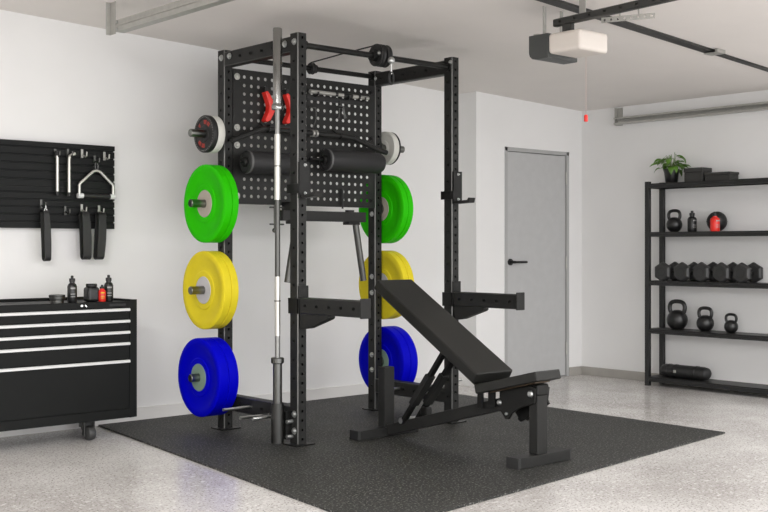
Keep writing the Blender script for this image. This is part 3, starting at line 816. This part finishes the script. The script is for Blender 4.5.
# plant
random.seed(4)
pl = thing('potted_plant', 'leafy green plant in a black pot on the top shelf', 'plant', (3.72, .19, SHZ[0]))
MB().lathe([(0, 0), (.042, 0), (.045, .004), (.058, .1), (.06, .1), (.06, .108), (.054, .108), (.05, .092), (0, .09)], (3.72, .19, SHZ[0]), EZ, 32).build('pot', M['iron'], pl, smooth=True)
MB().cyl((3.72, .19, SHZ[0] + .085), (3.72, .19, SHZ[0] + .096), .052, 24).build('soil', M['soil'], pl)
lf, sm = MB(), MB()
for i in range(30):
    an = 2 * math.pi * (i * .382) + random.uniform(-.2, .2)
    reach = random.uniform(.015, .085); hh = random.uniform(.05, .13) - reach * .55
    base = Vector((3.72 + .02 * math.cos(an), .19 + .02 * math.sin(an), SHZ[0] + .095))
    dirv = Vector((math.cos(an) * .62, math.sin(an), 0))
    if dirv.x > 0: dirv.x *= .7
    tip = base + dirv * reach + Vector((0, 0, hh))
    mid = base + dirv * reach * .35 + Vector((0, 0, hh + .03))
    sm.tube([base, (base + mid) / 2 + Vector((0, 0, .01)), mid, tip], .0018, 5)
    L_ = random.uniform(.06, .085); wd = L_ * random.uniform(.56, .7); droop = random.uniform(.1, 1.0)
    sd = Vector((-dirv.y, dirv.x, 0)).normalized(); dn = dirv.normalized()
    rows = []
    for k in range(7):
        t_ = k / 6; wv = wd * math.sin(math.pi * (t_ ** .85)) if 0 < k < 6 else .0008
        c = tip + dn * L_ * t_ * math.cos(droop * t_) - Vector((0, 0, L_ * t_ * math.sin(droop * t_)))
        rows.append([lf.bm.verts.new(c + sd * wv / 2 + Vector((0, 0, wv * .22))), lf.bm.verts.new(c), lf.bm.verts.new(c - sd * wv / 2 + Vector((0, 0, wv * .22)))])
    for A, B in zip(rows, rows[1:]):
        lf.bm.faces.new((A[0], A[1], B[1], B[0])); lf.bm.faces.new((A[1], A[2], B[2], B[1]))
fo = lf.build('foliage', M['leaf'], pl, smooth=True, weld=False)
so = fo.modifiers.new('thickness', 'SOLIDIFY'); so.thickness = .0008
sm.build('stems', M['stem'], pl, smooth=True, weld=False)


def storage_box(x0, x1, y0, y1, z, h, label):
    p = thing('storage_box', label, 'box', ((x0 + x1) / 2, (y0 + y1) / 2, z), 'dark boxes on the top shelf')
    bx(x0, x1, y0, y1, z, z + h * .68).build('box_body', M['boxm'], p, bevel=.004)
    bx(x0 - .004, x1 + .004, y0 - .004, y1 + .004, z + h * .685, z + h).build('box_lid', M['boxm'], p, bevel=.004)
    return p


storage_box(3.67, 3.79, -.112, .045, SHZ[0], .105, 'larger charcoal lidded box beside the plant on the top shelf')
storage_box(3.67, 3.79, -.34, -.135, SHZ[0], .062, 'flat charcoal box at the right of the top shelf')


def kettlebell(x, y, z, r, label):
    p = thing('kettlebell', label, 'kettlebell', (x, y, z), 'kettlebells on the shelving unit')
    prof = [(0, 0), (r * .62, 0), (r * .66, r * .04)]
    for i in range(3, 17): a = math.pi * i / 18; prof.append((r * math.sin(a), r * .92 - r * math.cos(a)))
    prof += [(r * .25, r * 1.88), (0, r * 1.9)]
    MB().lathe(prof, (x, y, z), EZ, 36).build('bell', M['iron'], p, smooth=True)
    pts = []
    for a, b in ((-.62, 1.45), (-.82, 1.85), (-.86, 2.2), (-.74, 2.52), (-.45, 2.68), (0, 2.72), (.45, 2.68), (.74, 2.52), (.86, 2.2), (.82, 1.85), (.62, 1.45)):
        pts.append((x, y + a * r, z + b * r))
    # refine the loop
    P = [Vector(q_) for q_ in pts]
    for _ in range(2):
        Q = [P[0]]
        for a, b in zip(P, P[1:]): Q += [a * .75 + b * .25, a * .25 + b * .75]
        P = Q + [P[-1]]
    MB().tube(P, r * .2, 12).build('handle', M['iron'], p, smooth=True)
    return p


kettlebell(3.72, .165, SHZ[1], .060, 'small black kettlebell on the second shelf, below the plant')
kettlebell(3.72, .139, SHZ[3], .079, 'largest black kettlebell, left on the fourth shelf down')
kettlebell(3.72, -.104, SHZ[3], .064, 'middle-sized black kettlebell, second on the fourth shelf down')
kettlebell(3.72, -.32, SHZ[3], .05, 'smallest black kettlebell at the right of the fourth shelf down')
bottle(3.71, .002, SHZ[1], .158, .034, 'black bottle standing right of the small kettlebell', 'iron', group='bottles on the shelving unit', neck=.5, lab='pale')
bottle(3.66, -.224, SHZ[1], .145, .035, 'red bottle in front of the black ball on the shelf', 'red', group='bottles on the shelving unit', neck=.45, lab='pale')
p = thing('medicine_ball', 'black medicine ball behind the red bottle on the second shelf', 'ball', (3.769, -.172, SHZ[1]))
m = MB(); m.ball((3.769, -.172, SHZ[1] + .0745), .075, 28); m.build('ball', M['rubber'], p, smooth=True)
m = MB(); m.tube([(3.769 + .0755 * math.cos(2 * math.pi * i / 32), -.172 + .0755 * math.sin(2 * math.pi * i / 32), SHZ[1] + .0745) for i in range(32)], .002, 6, closed=True); m.build('seam', M['grey'], p, smooth=True)


def dumbbell(y, r, label):
    z = SHZ[2] + r * math.cos(R(30)) + .0008; x = 3.735
    p = thing('hex_dumbbell', label, 'dumbbell', (x, y, SHZ[2]), 'hex dumbbells on the third shelf')
    for s in (-1, 1):
        m = MB(); a = x + s * .055; L_ = .05
        m.lathe([(0, 0), (r * .8, 0), (r, .012), (r, L_ - .014), (r * .78, L_), (0, L_)], (a, y, z), (s, 0, 0), 6)
        # turn so that a flat lies on the shelf
        bmesh.ops.rotate(m.bm, verts=m.bm.verts, cent=(a, y, z), matrix=Matrix.Rotation(R(30), 3, 'X'))
        hd = m.build('head', M['hex'], p, bevel=.003)
        m = MB(); m.lathe([(r * .38, L_ - .001), (r * .42, L_ + .0008), (r * .36, L_ + .001)], (a, y, z), (s, 0, 0), 24); m.build('end_ring', M['iron'], hd, smooth=True)
    m = MB(); m.lathe([(0, -.056), (.0135, -.056), (.0165, 0), (.0135, .056), (0, .056)], (x, y, z), EX, 20); m.build('grip', M['steel'], p, smooth=True)
    return p


dumbbell(.222, .078, 'leftmost hex dumbbell on the third shelf, by the shelf post')
dumbbell(.052, .078, 'second hex dumbbell from the left on the third shelf')
dumbbell(-.114, .079, 'third hex dumbbell from the left on the third shelf')
dumbbell(-.280, .079, 'fourth hex dumbbell from the left on the third shelf')
dumbbell(-.446, .079, 'hex dumbbell at the right end of the third shelf row')

p = thing('duffel_roll', 'long black rolled bag lying on the bottom shelf', 'bag', (3.73, .07, SHZ[4]))
prof = [(0, 0), (.03, .004), (.044, .016), (.05, .04), (.05, .36), (.044, .395), (.028, .41), (0, .414)]
m = MB(); m.lathe(prof, (3.73, .28, SHZ[4] + .0505), (0, -1, 0), 24); bmesh.ops.scale(m.bm, vec=(1.25, 1, 1), space=Matrix.Translation((-3.73, 0, 0)), verts=m.bm.verts); m.build('bag_body', M['web'], p, smooth=True)
for y in (.22, .16, -.02):
    m = MB(); m.lathe([(.0505, 0), (.0525, .002), (.0525, .018), (.0505, .02)], (3.73, y, SHZ[4] + .0505), (0, -1, 0), 24); bmesh.ops.scale(m.bm, vec=(1.25, 1, 1), space=Matrix.Translation((-3.73, 0, 0)), verts=m.bm.verts); m.build('bag_strap', M['rubber'], p, smooth=True)
m = bx(3.662, 3.668, .115, .135, SHZ[4] + .045, SHZ[4] + .065); m.build('buckle', M['galv'], p)

# ---------------------------------------------------------------- garage door gear under the ceiling
op = thing('garage_door_opener', 'white garage door opener with charcoal end hung from the ceiling', 'door opener', (.97, -1.06, 2.1))
OX0, OX1, OY0, OY1, OZ0, OZ1 = .825, 1.055, -1.235, -.90, 2.04, 2.15
bx(OX0, OX1, OY0, OY1 - .125, OZ0 + .006, OZ1).build('housing', M['plast'], op, bevel=.018, seg=4)
MB().prism([(OY1 - .13, OZ1 + .004), (OY1, OZ1 + .004), (OY1, OZ0 + .026), (OY1 - .006, OZ0 + .006), (OY1 - .022, OZ0 - .008), (OY1 - .04, OZ0 - .012), (OY1 - .13, OZ0 - .012)], 'x', OX0 - .004, OX1 + .004).build('end_cover', M['plastd'], op, bevel=.003)
for x, y in ((.9, -.94), (1.05, -.93)):
    m = bx(x - .012, x + .012, y - .002, y + .002, OZ1 - .002, cz(x)); m.build('hanger_strap', M['galv'], op)
bx(OX0 + .01, OX1 - .01, -.95, -.92, OZ1 + .004, OZ1 + .012).build('top_bracket', M['galv'], op)
rl = thing('opener_rail', 'black perforated rail running from the opener towards the garage door', 'rail', (.93, -3, 2.22))
ra = R(5.5); rec = Vector((math.sin(ra), math.cos(ra), 0)); rea = Vector((math.cos(ra), -math.sin(ra), 0)); r0 = Vector((.88, -1.03, 2.190))
m = MB(); m.perf_tube(r0 - rec * 5.07 - rea * .017, rea, Vector((0, 0, 1)), rec, .034, .038, 50, .1014, .006, fa=1, fb=False); m.build('rail_tube', M['bronze'], rl)
bx(.86, .885, -1.15, -1.09, 2.1505, 2.1895).build('rail_mount', M['bronze'], rl, bevel=.002)
cd = thing('pull_cord', 'thin release cord with a red handle hanging below the opener', 'cord', (1.06, -1.085, 1.95))
m = MB(); m.cyl((1.06, -1.085, 2.0495), (1.06, -1.085, 1.75), .0011, 8); m.build('cord', M['palec'], cd)
m = MB(); m.lathe([(0, 0), (.008, 0), (.0105, .004), (.0105, .03), (.007, .036), (0, .036)], (1.06, -1.085, 1.712), EZ, 14); m.build('cord_handle', M['red'], cd, smooth=True)


def ceiling_bar(x0, x1, y0, y1, h, name, label, mt, cat):
    m = MB(); m.prism([(x0, cz(x0) - h), (x1, cz(x1) - h), (x1, cz(x1) - .0005), (x0, cz(x0) - .0005)], 'y', y0, y1)
    for v_ in m.bm.verts: v_.co.y += .05 * (v_.co.x - 1.9)   # the strut runs slightly out of square
    return tag(m.build(name, M[mt], loc=((x0 + x1) / 2, (y0 + y1) / 2, cz((x0 + x1) / 2))), label, cat)


ceiling_bar(-1.5, 2.40, -1.035, -.965, .014, 'ceiling_strut', 'long dark steel strut fixed across the ceiling above the opener', 'bronze', 'strut')
ceiling_bar(2.43, XR - .01, -1.02, -.975, .011, 'ceiling_strut', 'short thinner dark strut continuing right of the bracket', 'bronze', 'strut')
m = bx(2.36, 2.45, -1.05, -1.036, cz(2.40) - .022, cz(2.45) - .001); m.box(2.36, 2.45, -1.05, -.955, cz(2.40) - .026, cz(2.40) - .0215)
tag(m.build('strut_bracket', M['galv'], loc=(2.40, -1.0, cz(2.40))), 'small pale bracket joining the two ceiling struts', 'bracket')
m = bx(.885, .889, -1.22, -1.18, 2.20, cz(.889) - .002); m.box(.885, .925, -1.22, -1.18, cz(.925) - .006, cz(.925) - .001)
tag(m.build('angle_bracket', M['galv'], loc=(.887, -1.2, 2.25)), 'pale angle bracket between opener rail and ceiling', 'bracket')
pa = MB(); sa, sb = Vector((1.13, -1.13, 2.243)), Vector((1.235, -1.39, 2.243)); sd_ = (sb - sa).normalized()
pa.perf(sa - Vector((0, 0, .014)), sd_, EZ, 8, 1, (sb - sa).length / 8, .028, .006, .002)
for t_ in (.35, .7):
    c_ = sa.lerp(sb, t_); pa.box(c_.x - .003, c_.x + .003, c_.y - .003, c_.y + .003, c_.z + .01, cz(c_.x) - .001)
tag(pa.build('perforated_strip', M['galv'], loc=(1.18, -1.26, 2.243)), 'short galvanised perforated strip hung beside the opener rail', 'bracket')

# side tracks
def track(x, y0, y1, z, s, label, hang, h=.062):
    p = thing('door_track', label, 'track', (x, (y0 + y1) / 2, z), 'side tracks of the garage door')
    t = .003; d_ = .05
    # C section, opening towards s
    prof = [(0, 0), (0, h), (s * d_, h), (s * d_, h - .014), (s * (d_ - t), h - .014), (s * (d_ - t), h - t), (s * t, h - t), (s * t, t), (s * (d_ - t), t), (s * (d_ - t), .014), (s * d_, .014), (s * d_, 0)]
    MB().prism([(x + a, z + b) for a, b in prof], 'y', y0, y1).build('track_channel', M['galv'], p)
    MB().prism([(x - s * .001, z + h * .42), (x - s * .006, z + h * .46), (x - s * .006, z + h * .56), (x - s * .001, z + h * .6)], 'y', y0, y1).build('track_rib', M['galv'], p)
    for y in hang:
        m = bx(x - .03, x - .0065, y - .002, y + .003, z - .012, cz(x)); m.box(x - .0065, x - .0035, y - .06, y + .003, z - .012, cz(x) - .001)
        m.build('hanger', M['galv'], p)
    m = MB()
    for zz in (z + .012, z + h - .012): m.lathe([(0, 0), (.008, 0), (.008, .005), (0, .006)], (x - .001, y1 - .02, zz), (-1, 0, 0), 10)
    m.build('track_bolts', M['bolt'], p)
    return p


track(-.695, -5.9, .70, 2.214, 1, 'galvanised door track hanging from the ceiling above the tool chest', (.75, -3.0))
tr = track(3.845, -5.9, .79, 2.052, -1, 'galvanised door track along the top of the right wall', (), h=.055)
m = bx(3.82, 3.8585, .794, .799, 2.045, 2.19); m.box(3.8525, 3.8585, .745, .798, 2.045, 2.19)
m.build('wall_bracket', M['galv'], tr)
for yy in (-.6, -2.2, -3.8):
    bx(3.847, 3.8585, yy, yy + .05, 2.06, 2.1).build('wall_bracket', M['galv'], tr)
